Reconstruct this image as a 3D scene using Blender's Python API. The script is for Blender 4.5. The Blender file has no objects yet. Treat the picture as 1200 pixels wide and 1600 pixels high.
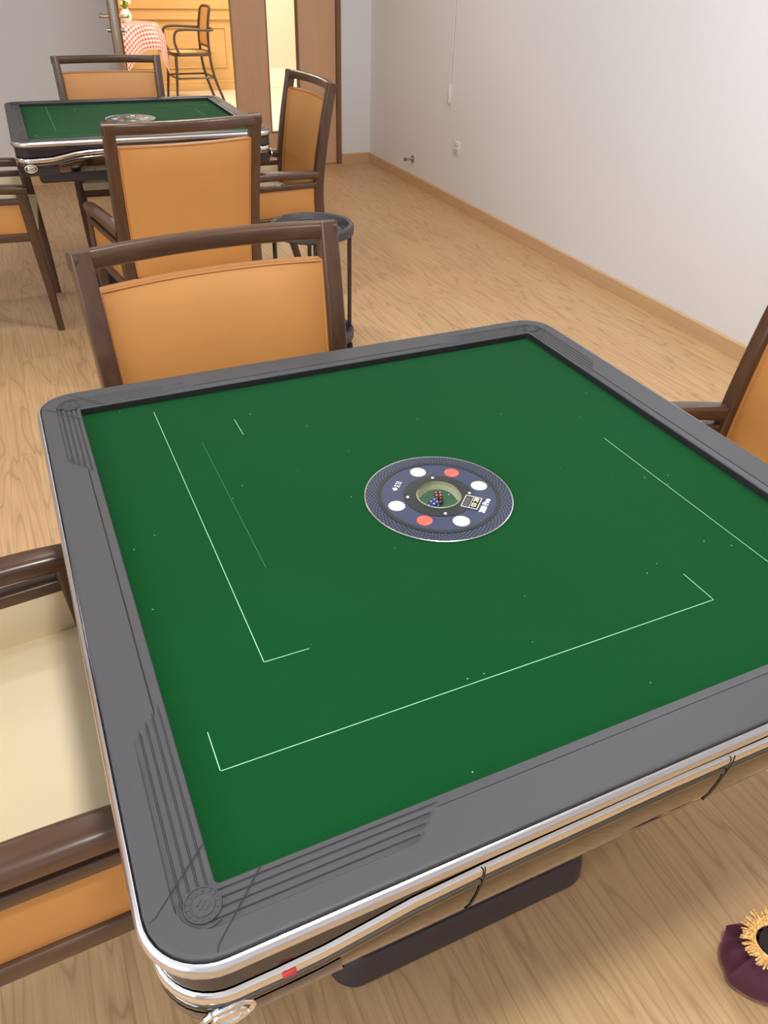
import bpy, bmesh, math, random
from mathutils import Vector, Matrix
random.seed(7)
C = bpy.context.scene.collection
sc = bpy.context.scene
PI = math.pi

# ---------------------------------------------------------------- camera
cam_d = bpy.data.cameras.new('camera'); cam = bpy.data.objects.new('camera', cam_d); C.objects.link(cam)
cam_d.sensor_width = 36; cam_d.sensor_fit = 'AUTO'; cam_d.lens = 36 * 1206.1 / 1600
cam_d.clip_start = .02
Rr = Vector((.90960532, -.41476016, .02433453)); Uu = Vector((.22472216, .5404083, .81083834)); Ff = Vector((.34945402, .73207436, -.58476407))
m = Matrix.Identity(4)
for i in range(3):
    m[i][0] = Rr[i]; m[i][1] = Uu[i]; m[i][2] = -Ff[i]
m[0][3], m[1][3], m[2][3] = -.456322, -.778314, 1.385117
cam.matrix_world = m
sc.camera = cam

# ---------------------------------------------------------------- view, world and lights
sc.view_settings.view_transform = 'Standard'; sc.view_settings.look = 'None'
sc.view_settings.exposure = 0.55; sc.view_settings.gamma = 1; sc.view_settings.use_curve_mapping = False
w = bpy.data.worlds.new('world'); sc.world = w; w.use_nodes = True
w.node_tree.nodes['Background'].inputs[0].default_value = (.75, .86, 1, 1)
w.node_tree.nodes['Background'].inputs[1].default_value = 1.0
try:
    sc.cycles.max_bounces = 8; sc.cycles.diffuse_bounces = 5
except Exception: pass

def area(name, loc, rot, size, size_y, power, col, shape='RECTANGLE'):
    l = bpy.data.lights.new(name, 'AREA'); l.shape = shape; l.size = size; l.size_y = size_y
    l.energy = power; l.color = col
    o = bpy.data.objects.new(name, l); C.objects.link(o); o.location = loc; o.rotation_euler = rot
    return o
WARM = (1, .97, .93); COOL = (.77, .88, 1.0)
COOLISH = (.86, .93, 1.0)
CEIL = 2.7
ROOM_LIGHTS = [(-.15, -.75, 23), (-.15, 2.1, 10), (1.45, .9, 20), (1.45, 3.6, 6), (-1.6, .7, 2), (-1.6, 3.6, 6)]
for x, y, p in ROOM_LIGHTS:
    area('ceiling_lamp_light', (x, y, CEIL - .05), (0, 0, 0), .24, .24, p, COOLISH if p == 20 else WARM, 'DISK')
# weak cool fill, added together with the window in the unseen left wall
area('cool_fill', (-2.60, -.9, 1.55), (0, math.radians(-90), 0), 1.4, 3.0, 45, COOL)
# the bright room beyond the doorway
for x, y, p in [(1.2, 7.2, 46), (2.6, 8.6, 34)]:
    area('cafe_lamp_light', (x, y, CEIL - .05), (0, 0, 0), .5, .5, p, (1, .91, .78), 'DISK')

# ---------------------------------------------------------------- material helpers
def srgb(r, g, b):
    f = lambda c: (c / 255 / 12.92) if c / 255 <= .04045 else ((c / 255 + .055) / 1.055) ** 2.4
    return (f(r), f(g), f(b), 1)
def new_mat(name, col, rough=.5, metal=0, spec=.5, **kw):
    mt = bpy.data.materials.new(name); mt.use_nodes = True
    b = mt.node_tree.nodes['Principled BSDF']
    b.inputs['Base Color'].default_value = col if len(col) == 4 else (*col, 1)
    b.inputs['Roughness'].default_value = rough; b.inputs['Metallic'].default_value = metal
    b.inputs['Specular IOR Level'].default_value = spec
    for k, v in kw.items(): b.inputs[k.replace('_', ' ')].default_value = v
    return mt
class NT:
    def __init__(s, mt): s.t = mt.node_tree; s.b = s.t.nodes['Principled BSDF']
    def n(s, typ, **kw):
        n = s.t.nodes.new(typ)
        for k, v in kw.items():
            if k.startswith('i_'):
                key = k[2:].replace('_', ' ')
                n.inputs[int(key) if key.isdigit() else key].default_value = v
            else: setattr(n, k, v)
        return n
    def l(s, a, b): s.t.links.new(a, b)
    def coord(s, scale=(1, 1, 1), out='Object', loc=(0, 0, 0), rot=(0, 0, 0)):
        tc = s.n('ShaderNodeTexCoord'); mp = s.n('ShaderNodeMapping')
        mp.inputs['Scale'].default_value = scale; mp.inputs['Location'].default_value = loc; mp.inputs['Rotation'].default_value = rot
        s.l(tc.outputs[out], mp.inputs[0]); return mp.outputs[0]
    def noise(s, co, scale, detail=3, rough=.5, dist=0):
        n = s.n('ShaderNodeTexNoise'); n.inputs['Scale'].default_value = scale; n.inputs['Detail'].default_value = detail
        n.inputs['Roughness'].default_value = rough; n.inputs['Distortion'].default_value = dist; s.l(co, n.inputs['Vector']); return n.outputs['Fac']
    def ramp(s, fac, stops):
        r = s.n('ShaderNodeValToRGB'); e = r.color_ramp.elements
        while len(e) < len(stops): e.new(.5)
        for i, (p, c) in enumerate(stops): e[i].position = p; e[i].color = c
        s.l(fac, r.inputs[0]); return r.outputs[0]
    def mix(s, fac, a, b, mode='MIX'):
        n = s.n('ShaderNodeMix'); n.data_type = 'RGBA'; n.blend_type = mode
        for sock, v in ((n.inputs[0], fac), (n.inputs[6], a), (n.inputs[7], b)):
            if hasattr(v, 'is_linked'): s.l(v, sock)
            else: sock.default_value = v
        return n.outputs[2]
    def math(s, op, a, b=None, clamp=False):
        n = s.n('ShaderNodeMath'); n.operation = op; n.use_clamp = clamp
        for i, v in enumerate((a, b)):
            if v is None: continue
            if hasattr(v, 'is_linked'): s.l(v, n.inputs[i])
            else: n.inputs[i].default_value = v
        return n.outputs[0]
    def bump(s, h, strength=.3, dist=.001):
        n = s.n('ShaderNodeBump'); n.inputs['Strength'].default_value = strength; n.inputs['Distance'].default_value = dist
        s.l(h, n.inputs['Height']); s.l(n.outputs[0], s.b.inputs['Normal'])

M = {}
# oak floor, boards along y
mt = M['floor'] = new_mat('oak_floor', srgb(190, 150, 105), .42); t = NT(mt)
co = t.coord(rot=(0, 0, PI / 2), out='Object')
bk = t.n('ShaderNodeTexBrick'); bk.offset = .37; bk.inputs['Scale'].default_value = 1
bk.inputs['Brick Width'].default_value = 1.25; bk.inputs['Row Height'].default_value = .19; bk.inputs['Mortar Size'].default_value = .0009
bk.inputs['Mortar Smooth'].default_value = .3; bk.inputs['Bias'].default_value = 0
bk.inputs['Color1'].default_value = (0, 0, 0, 1); bk.inputs['Color2'].default_value = (1, 1, 1, 1); bk.inputs['Mortar'].default_value = (.5, .5, .5, 1)
t.l(co, bk.inputs['Vector'])
tone = t.ramp(bk.outputs['Color'], [(0, srgb(190, 154, 110)), (.5, srgb(202, 167, 122)), (1, srgb(197, 157, 116))])
# cathedral grain: distorted bands, shifted per board
tc = t.n('ShaderNodeTexCoord'); sep = t.n('ShaderNodeSeparateXYZ'); t.l(tc.outputs['Object'], sep.inputs[0])
cmb = t.n('ShaderNodeCombineXYZ')
off = t.math('MULTIPLY', bk.outputs['Color'], 7.3)
t.l(t.math('ADD', t.math('MULTIPLY', sep.outputs[0], 6.5), off), cmb.inputs[0])
t.l(t.math('ADD', t.math('MULTIPLY', sep.outputs[1], .55), off), cmb.inputs[1])
wv = t.noise(cmb.outputs[0], 1.6, 2, .45, .35)
bands = t.math('PINGPONG', t.math('MULTIPLY', wv, 11), .5)
cath = t.ramp(bands, [(0, (1, 1, 1, 1)), (.10, (.2, .2, .2, 1)), (.35, (0, 0, 0, 1))])
fine = t.noise(t.coord((110, 3.5, 1)), 1, 4, .6)
fine_r = t.ramp(fine, [(.38, (0, 0, 0, 1)), (.66, (1, 1, 1, 1))])
big = t.noise(t.coord((2.2, .8, 1)), 1, 3)
c1 = t.mix(t.math('MULTIPLY', cath, .68), tone, srgb(138, 102, 66))
c2 = t.mix(t.math('MULTIPLY', fine_r, .45), c1, srgb(150, 114, 76))
c3 = t.mix(t.math('MULTIPLY', big, .35), c2, srgb(220, 180, 132))
c4 = t.mix(t.math('MULTIPLY', bk.outputs['Fac'], .45), c3, srgb(120, 86, 54))
t.l(c4, t.b.inputs['Base Color'])
t.bump(t.math('ADD', fine_r, t.math('MULTIPLY', bk.outputs['Fac'], -3)), .12, .0006)
t.l(t.ramp(fine, [(0, (.36,) * 3 + (1,)), (1, (.52,) * 3 + (1,))]), t.b.inputs['Roughness'])

def plaster(name, col):
    mt = new_mat(name, col, .75, spec=.3); t = NT(mt)
    nz = t.noise(t.coord(), 160, 3); t.bump(nz, .08, .0006)
    nb = t.noise(t.coord(), 1.2, 2)
    t.l(t.mix(nb, col, tuple(c * .965 for c in col[:3]) + (1,)), t.b.inputs['Base Color']); return mt
M['wall'] = plaster('white_plaster', srgb(226, 227, 230))
M['ceiling'] = plaster('ceiling_paint', srgb(238, 238, 236))

def wood(name, c_a, c_b, axis_scale=(60, 60, 3), rough=.35, coat=.0):
    mt = new_mat(name, c_a, rough); t = NT(mt)
    n1 = t.noise(t.coord(axis_scale), 1, 4, .6, .3)
    n2 = t.noise(t.coord(tuple(a * .2 for a in axis_scale)), 1, 3)
    f = t.math('ADD', t.math('MULTIPLY', n1, .7), t.math('MULTIPLY', n2, .4))
    t.l(t.ramp(f, [(.3, c_b), (.75, c_a)]), t.b.inputs['Base Color'])
    t.b.inputs['Coat Weight'].default_value = coat; t.b.inputs['Coat Roughness'].default_value = .2
    t.bump(n1, .06, .0005); return mt
M['walnut'] = wood('dark_walnut', srgb(90, 61, 42), srgb(58, 37, 24), (70, 70, 5), .32, .35)
M['walnut_long'] = wood('dark_walnut_lengthwise', srgb(90, 61, 42), srgb(58, 37, 24), (70, 5, 70), .32, .35)
M['walnut_wide'] = wood('dark_walnut_crosswise', srgb(90, 61, 42), srgb(58, 37, 24), (5, 70, 70), .32, .35)
M['door'] = wood('door_veneer', srgb(208, 168, 134), srgb(199, 159, 125), (50, 50, 2), .45)
M['door_edge'] = wood('door_lipping', srgb(170, 145, 115), srgb(150, 122, 92), (50, 50, 2), .45)
M['skirting'] = wood('oak_skirting', srgb(206, 172, 132), srgb(190, 154, 114), (60, 3, 60), .45)
M['skirting_x'] = wood('oak_skirting_crosswise', srgb(206, 172, 132), srgb(190, 154, 114), (3, 60, 60), .45)
M['trim_dark'] = new_mat('door_frame_dark', srgb(120, 92, 66), .5)

def leather(name, col, rough=.42):
    mt = new_mat(name, col, rough); t = NT(mt)
    v = t.n('ShaderNodeTexVoronoi'); v.inputs['Scale'].default_value = 520; t.l(t.coord(), v.inputs['Vector'])
    nb = t.noise(t.coord(), 5, 3)
    t.bump(v.outputs['Distance'], .12, .0004)
    t.l(t.mix(nb, col, tuple(c * .88 for c in col[:3]) + (1,)), t.b.inputs['Base Color']); return mt
M['tan'] = leather('tan_leather', srgb(202, 141, 76))
M['cream'] = leather('cream_leather', srgb(226, 212, 178))
M['piping'] = leather('tan_piping', srgb(190, 124, 64), .5)

# mahjong table materials
mt = M['rim'] = new_mat('grey_textured_plastic', srgb(70, 70, 73), .5, spec=.3); t = NT(mt)
t.bump(t.noise(t.coord(), 1400, 2), .25, .0004)
mt = M['felt'] = new_mat('green_felt', srgb(26, 104, 50), .9, spec=.12); t = NT(mt)
t.b.inputs['Sheen Weight'].default_value = .10; t.b.inputs['Sheen Roughness'].default_value = .4
t.b.inputs['Sheen Tint'].default_value = srgb(170, 215, 190)
nz = t.noise(t.coord(), 900, 3); t.bump(nz, .35, .0004)
lm = t.noise(t.coord(), 3.5, 3)
lint_v = t.n('ShaderNodeTexVoronoi'); lint_v.inputs['Scale'].default_value = 42; t.l(t.coord(), lint_v.inputs['Vector'])
spk = t.math('LESS_THAN', lint_v.outputs['Distance'], .04)
pick = t.math('GREATER_THAN', lint_v.outputs['Color'], .5)
base = t.mix(lm, srgb(3, 62, 24), srgb(6, 70, 32))
t.l(t.mix(t.math('MULTIPLY', t.math('MULTIPLY', spk, pick), .6), base, srgb(170, 205, 180)), t.b.inputs['Base Color'])
M['marking'] = new_mat('felt_line_print', srgb(140, 196, 150), .8)
M['marking_faint'] = new_mat('felt_seam', srgb(50, 124, 74), .85)
M['chrome'] = new_mat('polished_chrome', (.82, .82, .84), .10, 1)
M['chrome_satin'] = new_mat('satin_chrome', (.70, .70, .74), .28, 1)
M['mirror_dark'] = new_mat('smoked_mirror_metal', (.17, .155, .14), .09, 1)
M['black_gloss'] = new_mat('dark_gloss_plastic', srgb(44, 38, 44), .14, spec=.6)
M['black_matte'] = new_mat('black_rubber', srgb(20, 20, 21), .6)
mt = M['base'] = new_mat('dark_purple_grey_powder_coat', srgb(58, 52, 58), .42, spec=.5); t = NT(mt)
t.bump(t.noise(t.coord(), 700, 2), .2, .0004)
M['seam'] = new_mat('seam_gap', srgb(30, 30, 32), .7)
M['white'] = new_mat('white_print', srgb(235, 235, 238), .5)
M['key_white'] = new_mat('white_key_plastic', srgb(196, 198, 192), .4)
M['key_red'] = new_mat('red_key_plastic', srgb(240, 92, 76), .4)
M['console_blue'] = None
mt = M['console_blue'] = new_mat('console_blue', srgb(44, 58, 92), .35); t = NT(mt)
# fine guilloche: concentric ripples crossed with spokes
tc = t.n('ShaderNodeTexCoord'); sp = t.n('ShaderNodeSeparateXYZ'); t.l(tc.outputs['Object'], sp.inputs[0])
rad = t.math('SQRT', t.math('ADD', t.math('POWER', sp.outputs[0], 2), t.math('POWER', sp.outputs[1], 2)))
ang = t.math('ARCTAN2', sp.outputs[1], sp.outputs[0])
s1 = t.math('SINE', t.math('ADD', t.math('MULTIPLY', rad, 1250), t.math('MULTIPLY', ang, 66)))
s2 = t.math('SINE', t.math('SUBTRACT', t.math('MULTIPLY', rad, 1250), t.math('MULTIPLY', ang, 66)))
g = t.math('MULTIPLY', t.math('GREATER_THAN', s1, -.1), t.math('GREATER_THAN', s2, -.1))
inner = t.math('LESS_THAN', rad, .0835)
s3 = t.math('GREATER_THAN', t.math('SINE', t.math('MULTIPLY', rad, 3600)), .75)
col_out = t.mix(g, srgb(18, 25, 40), srgb(78, 92, 120))
col_in = t.mix(t.math('MULTIPLY', s3, .5), srgb(50, 58, 84), srgb(70, 78, 106))
t.l(t.mix(inner, col_out, col_in), t.b.inputs['Base Color'])
M['console_dark'] = new_mat('console_black_ring', srgb(34, 38, 40), .35)
M['lcd'] = new_mat('display_glass', srgb(34, 34, 34), .15)
M['lcd_hatch'] = new_mat('display_hatch', srgb(110, 108, 108), .4)
M['lcd_digit'] = new_mat('display_digit', srgb(225, 222, 190), .4)
M['well'] = new_mat('dice_well_cream', srgb(196, 196, 158), .4)
M['well_green'] = new_mat('dice_well_base', srgb(70, 128, 100), .5)
mt = M['glass'] = new_mat('clear_dome', (1, 1, 1), .02); mt.node_tree.nodes['Principled BSDF'].inputs['Transmission Weight'].default_value = 1
mt.node_tree.nodes['Principled BSDF'].inputs['IOR'].default_value = 1.12
mt = M['pane'] = new_mat('window_pane', (1, 1, 1), .0); mt.node_tree.nodes['Principled BSDF'].inputs['Transmission Weight'].default_value = 1
mt.node_tree.nodes['Principled BSDF'].inputs['IOR'].default_value = 1.02
M['dice_blue'] = new_mat('blue_dice', srgb(44, 66, 150), .25)
M['dice_red'] = new_mat('brown_red_dice', srgb(120, 48, 34), .25)
M['charcoal'] = new_mat('charcoal_plastic', srgb(62, 62, 66), .4)
M['metal_dark'] = new_mat('black_metal_tube', srgb(40, 38, 38), .25, spec=.7)
M['steel'] = new_mat('brushed_steel', (.55, .53, .50), .3, 1)
M['brass'] = new_mat('pale_brass', (.70, .62, .42), .3, 1)
M['plastic_white'] = new_mat('white_plastic', srgb(222, 218, 214), .4)
M['emit_lamp'] = new_mat('lamp_diffuser', (1, 1, 1), .5)
b = M['emit_lamp'].node_tree.nodes['Principled BSDF']; b.inputs['Emission Color'].default_value = (1, .93, .82, 1); b.inputs['Emission Strength'].default_value = 5
# cafe
M['cafe_wall'] = wood('honey_panelling', srgb(220, 176, 112), srgb(210, 164, 98), (2, 30, 30), .5)
M['cafe_cream'] = plaster('cream_paint', srgb(228, 214, 190))
M['cafe_floor'] = new_mat('pale_stone_floor', srgb(232, 224, 204), .3)
M['bentwood'] = new_mat('dark_bentwood', srgb(74, 56, 44), .35)
mt = M['cane'] = new_mat('woven_cane', srgb(232, 188, 118), .6); t = NT(mt)
ck = t.n('ShaderNodeTexChecker'); ck.inputs['Scale'].default_value = 90; t.l(t.coord(), ck.inputs['Vector'])
ck.inputs['Color1'].default_value = srgb(238, 198, 130); ck.inputs['Color2'].default_value = srgb(218, 170, 100); t.l(ck.outputs[0], t.b.inputs['Base Color'])
mt = M['gingham'] = new_mat('red_white_check_cloth', (1, 1, 1), .8); t = NT(mt)
tc = t.n('ShaderNodeTexCoord'); sp = t.n('ShaderNodeSeparateXYZ'); t.l(tc.outputs['UV'], sp.inputs[0])
sx = t.math('GREATER_THAN', t.math('FRACT', t.math('MULTIPLY', sp.outputs[0], 34)), .5)
sy = t.math('GREATER_THAN', t.math('FRACT', t.math('MULTIPLY', sp.outputs[1], 34)), .5)
f = t.math('MULTIPLY', t.math('ADD', sx, sy), .5)
t.l(t.ramp(f, [(0, srgb(244, 230, 222)), (.5, srgb(220, 158, 148)), (1, srgb(178, 70, 68))]), t.b.inputs['Base Color'])
M['leaf'] = new_mat('green_leaf', srgb(140, 168, 70), .5)
M['petal'] = new_mat('pale_petal', srgb(240, 236, 190), .6)
M['ceramic'] = new_mat('white_ceramic', srgb(238, 234, 222), .2)
mt = M['velvet'] = new_mat('maroon_velvet', srgb(74, 24, 44), .75); t = NT(mt)
t.b.inputs['Sheen Weight'].default_value = .6; t.b.inputs['Sheen Roughness'].default_value = .35; t.b.inputs['Sheen Tint'].default_value = srgb(190, 110, 150)
M['mouth_shade'] = new_mat('painted_mouth_shade', srgb(30, 10, 18), .8)
mt = M['gold'] = new_mat('gold_fringe', srgb(232, 178, 92), .5); t = NT(mt)
t.l(t.ramp(t.noise(t.coord(), 260, 3), [(.35, srgb(196, 128, 56)), (.62, srgb(250, 214, 142))]), t.b.inputs['Base Color'])

# ---------------------------------------------------------------- mesh helpers
def obj(name, bm, mat, parent=None, smooth=True, loc=None):
    me = bpy.data.meshes.new(name)
    bmesh.ops.recalc_face_normals(bm, faces=bm.faces)
    bm.to_mesh(me); bm.free()
    if isinstance(mat, (list, tuple)):
        for x in mat: me.materials.append(x)
    else: me.materials.append(mat)
    if smooth:
        me.polygons.foreach_set('use_smooth', [True] * len(me.polygons))
        try: me.set_sharp_from_angle(angle=math.radians(38))
        except Exception: pass
    o = bpy.data.objects.new(name, me); C.objects.link(o)
    if parent: o.parent = parent
    if loc: o.location = loc
    return o
def thing(name, label, cat, loc=(0, 0, 0), rotz=0, group=None, scale=1):
    o = bpy.data.objects.new(name, None); C.objects.link(o); o.location = loc; o.rotation_euler = (0, 0, rotz)
    o.scale = (scale,) * 3; o.empty_display_size = .1
    o['label'] = label; o['category'] = cat
    if group: o['group'] = group
    return o
def tag(o, label, cat, group=None):
    o['label'] = label; o['category'] = cat
    if group: o['group'] = group
    return o
def struct(o): o['kind'] = 'structure'; return o
def dup(root, loc, rotz, label, group=None, scale=1):
    r = root.copy(); C.objects.link(r); r.location = loc; r.rotation_euler = (0, 0, rotz); r.scale = (scale,) * 3; r['label'] = label
    if group: r['group'] = group
    for ch in list(root.children):
        c = ch.copy(); C.objects.link(c); c.parent = r
        for g in list(ch.children):
            d = g.copy(); C.objects.link(d); d.parent = c
    return r
def add_box(bm, x0, x1, y0, y1, z0, z1, bev=0, seg=2):
    r = bmesh.ops.create_cube(bm, size=1)
    vs = r['verts']
    for v in vs:
        v.co = Vector(((x0 + x1) / 2 + v.co.x * (x1 - x0), (y0 + y1) / 2 + v.co.y * (y1 - y0), (z0 + z1) / 2 + v.co.z * (z1 - z0)))
    if bev:
        es = list({e for v in vs for e in v.link_edges})
        bmesh.ops.bevel(bm, geom=es, offset=bev, segments=seg, profile=.5, affect='EDGES')
    return bm
def box(x0, x1, y0, y1, z0, z1, bev=0, seg=2):
    return add_box(bmesh.new(), x0, x1, y0, y1, z0, z1, bev, seg)
def rrect(w, h, r, n=3):
    """rounded rectangle outline, CCW"""
    pts = []; r = min(r, w / 2 - 1e-5, h / 2 - 1e-5)
    for cx, cy, a in ((w / 2 - r, h / 2 - r, 0), (-w / 2 + r, h / 2 - r, 90), (-w / 2 + r, -h / 2 + r, 180), (w / 2 - r, -h / 2 + r, 270)):
        for i in range(n + 1):
            t = math.radians(a + 90 * i / n); pts.append((cx + r * math.cos(t), cy + r * math.sin(t)))
    return pts
def sweep(bm, path, secs, side=None, r=.008, n=3, cap=True):
    """rounded rectangular section (w along 'side', h across) swept through path points"""
    path = [Vector(p) for p in path]; loops = []
    N = len(path)
    for i, p in enumerate(path):
        d = (path[min(i + 1, N - 1)] - path[max(i - 1, 0)]).normalized()
        s = Vector(side) if side else Vector((1, 0, 0))
        s = (s - d * s.dot(d)).normalized(); u = d.cross(s)
        w, h = secs[i] if isinstance(secs, list) else secs
        loops.append([bm.verts.new(p + s * a + u * b) for a, b in rrect(w, h, r, n)])
    for a, b in zip(loops, loops[1:]):
        k = len(a)
        for j in range(k): bm.faces.new((a[j], a[(j + 1) % k], b[(j + 1) % k], b[j]))
    if cap: bm.faces.new(loops[0][::-1]); bm.faces.new(loops[-1])
    return bm
def tube(bm, path, rad, n=10, closed=False, cap=True):
    path = [Vector(p) for p in path]; N = len(path); loops = []; prev = None
    for i, p in enumerate(path):
        if closed: d = path[(i + 1) % N] - path[i - 1]
        else: d = path[min(i + 1, N - 1)] - path[max(i - 1, 0)]
        d.normalize()
        if prev is None:
            s = d.orthogonal().normalized()
        else:
            s = (prev - d * prev.dot(d)).normalized()
        prev = s; u = d.cross(s); rr = rad[i] if isinstance(rad, list) else rad
        loops.append([bm.verts.new(p + (s * math.cos(2 * PI * j / n) + u * math.sin(2 * PI * j / n)) * rr) for j in range(n)])
    pairs = list(zip(loops, loops[1:])) + ([(loops[-1], loops[0])] if closed else [])
    for a, b in pairs:
        for j in range(n): bm.faces.new((a[j], a[(j + 1) % n], b[(j + 1) % n], b[j]))
    if cap and not closed: bm.faces.new(loops[0][::-1]); bm.faces.new(loops[-1])
    return bm
def lathe(bm, prof, n=48, cx=0, cy=0, closed=False):
    loops = []
    for r, z in prof:
        if r < 1e-6: loops.append([bm.verts.new((cx, cy, z))])
        else: loops.append([bm.verts.new((cx + r * math.cos(2 * PI * j / n), cy + r * math.sin(2 * PI * j / n), z)) for j in range(n)])
    prs = list(zip(loops, loops[1:])) + ([(loops[-1], loops[0])] if closed else [])
    for a, b in prs:
        for j in range(n):
            k = (j + 1) % n
            if len(a) == 1 and len(b) == 1: continue
            if len(a) == 1: bm.faces.new((a[0], b[k], b[j]))
            elif len(b) == 1: bm.faces.new((a[j], a[k], b[0]))
            else: bm.faces.new((a[j], a[k], b[k], b[j]))
    return bm
def spline(pts, n=8):
    """Catmull-Rom through points"""
    P = [Vector(p) for p in pts]; out = []
    P = [P[0] * 2 - P[1]] + P + [P[-1] * 2 - P[-2]]
    for i in range(1, len(P) - 2):
        for k in range(n):
            t = k / n; a, b, c, d = P[i - 1:i + 3]
            out.append(.5 * ((2 * b) + (c - a) * t + (2 * a - 5 * b + 4 * c - d) * t * t + (3 * b - a - 3 * c + d) * t ** 3))
    out.append(P[-2]); return out
def text_mesh(name, s, size, mat, parent, loc, rotz, depth=.0003, bold=0, mirror=False):
    cu = bpy.data.curves.new(name, 'FONT'); cu.body = s; cu.size = size; cu.extrude = depth; cu.offset = bold
    cu.align_x = 'CENTER'; cu.align_y = 'CENTER'; cu.resolution_u = 3
    tmp = bpy.data.objects.new(name, cu); C.objects.link(tmp)
    dg = bpy.context.evaluated_depsgraph_get()
    me = bpy.data.meshes.new_from_object(tmp.evaluated_get(dg)); bpy.data.objects.remove(tmp); bpy.data.curves.remove(cu)
    me.materials.clear(); me.materials.append(mat); me.name = name
    o = bpy.data.objects.new(name, me); C.objects.link(o); o.parent = parent; o.location = loc; o.rotation_euler = (0, 0, rotz)
    return o

# ---------------------------------------------------------------- room shell
YB = 5.52                 # back wall
YF = -3.3; XL = -2.7
def wr(y): return 2.2625 + (y - 1.4) * .01456   # right wall face (very slightly out of square)
def prism(poly, z0, z1):
    bm = bmesh.new(); a = [bm.verts.new((x, y, z0)) for x, y in poly]; b = [bm.verts.new((x, y, z1)) for x, y in poly]
    bm.faces.new(a[::-1]); bm.faces.new(b)
    for i in range(len(a)): j = (i + 1) % len(a); bm.faces.new((a[i], a[j], b[j], b[i]))
    return bm
struct(obj('floor', box(XL - .1, wr(YB) + .1, YF - .1, YB + .06, -.06, 0), M['floor'], smooth=False))
struct(obj('ceiling', box(XL - .1, wr(YB) + .1, YF - .1, YB + .12, CEIL, CEIL + .08), M['ceiling'], smooth=False))
struct(obj('wall_right', prism([(wr(YF - .1), YF - .1), (wr(YF - .1) + .12, YF - .1), (wr(YB) + .14, YB + .12), (wr(YB), YB + .12)], 0, CEIL), M['wall'], smooth=False))
DX0, DX1, DH = .455, 2.035, 2.15      # double doorway
bm = box(XL, DX0 - .03, YB, YB + .12, 0, CEIL); add_box(bm, DX1 + .03, wr(YB), YB, YB + .12, 0, CEIL)
add_box(bm, DX0 - .03, DX1 + .03, YB, YB + .12, DH + .03, CEIL)
struct(obj('wall_back', bm, M['wall'], smooth=False))
struct(obj('wall_front', box(XL, wr(YF), YF - .12, YF, 0, CEIL), M['wall'], smooth=False))
# unseen left wall; the wide window is added to go with the cool fill
WY0, WY1, WZ0, WZ1 = -2.5, .7, .80, 2.30
bm = box(XL - .12, XL, YF - .1, WY0, 0, CEIL); add_box(bm, XL - .12, XL, WY1, YB + .12, 0, CEIL)
add_box(bm, XL - .12, XL, WY0, WY1, 0, WZ0); add_box(bm, XL - .12, XL, WY0, WY1, WZ1, CEIL)
struct(obj('wall_left', bm, M['wall'], smooth=False))
bm = bmesh.new()
for a, b_ in ((WY0, WY0 + .05), (WY1 - .05, WY1), (-.93, -.88)): add_box(bm, XL - .09, XL - .03, a, b_, WZ0, WZ1)
for a, b_ in ((WZ0, WZ0 + .05), (WZ1 - .05, WZ1)): add_box(bm, XL - .09, XL - .03, WY0 + .05, WY1 - .05, a, b_)
win = struct(obj('added_window_1', bm, M['plastic_white'], smooth=False))
struct(obj('window_pane', box(XL - .065, XL - .06, WY0 + .05, WY1 - .05, WZ0 + .05, WZ1 - .05), M['pane'], win, smooth=False))
# skirting boards
SK = .072
def skirt_prof(p0, p1, nrm, mat, name):
    p0 = Vector((*p0, 0)); p1 = Vector((*p1, 0)); n_ = Vector((*nrm, 0)); bm = bmesh.new()
    prof = [(0, 0), (.014, 0), (.014, SK - .006), (.008, SK), (0, SK)]
    A = [bm.verts.new(p0 + n_ * a + Vector((0, 0, z))) for a, z in prof]; B = [bm.verts.new(p1 + n_ * a + Vector((0, 0, z))) for a, z in prof]
    bm.faces.new(A); bm.faces.new(B[::-1])
    for i in range(5): j = (i + 1) % 5; bm.faces.new((A[i], B[i], B[j], A[j]))
    return struct(obj(name, bm, mat, smooth=False))
skirt_prof((wr(YF), YF), (wr(YB), YB), (-1, 0), M['skirting'], 'baseboard_right')
skirt_prof((DX1 + .035, YB), (wr(YB) - .014, YB), (0, -1), M['skirting_x'], 'baseboard_back')
skirt_prof((XL + .014, YB), (DX0 - .035, YB), (0, -1), M['skirting_x'], 'baseboard_back_left')
skirt_prof((XL, YF), (XL, YB), (1, 0), M['skirting'], 'baseboard_left')
# door frame
bm = box(DX1, DX1 + .034, YB - .012, YB + .13, 0, DH + .03); add_box(bm, DX0 - .034, DX0, YB - .012, YB + .13, 0, DH + .03)
add_box(bm, DX0, DX1, YB - .012, YB + .13, DH, DH + .03)
struct(obj('trim_1', bm, M['trim_dark'], smooth=False))

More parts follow.
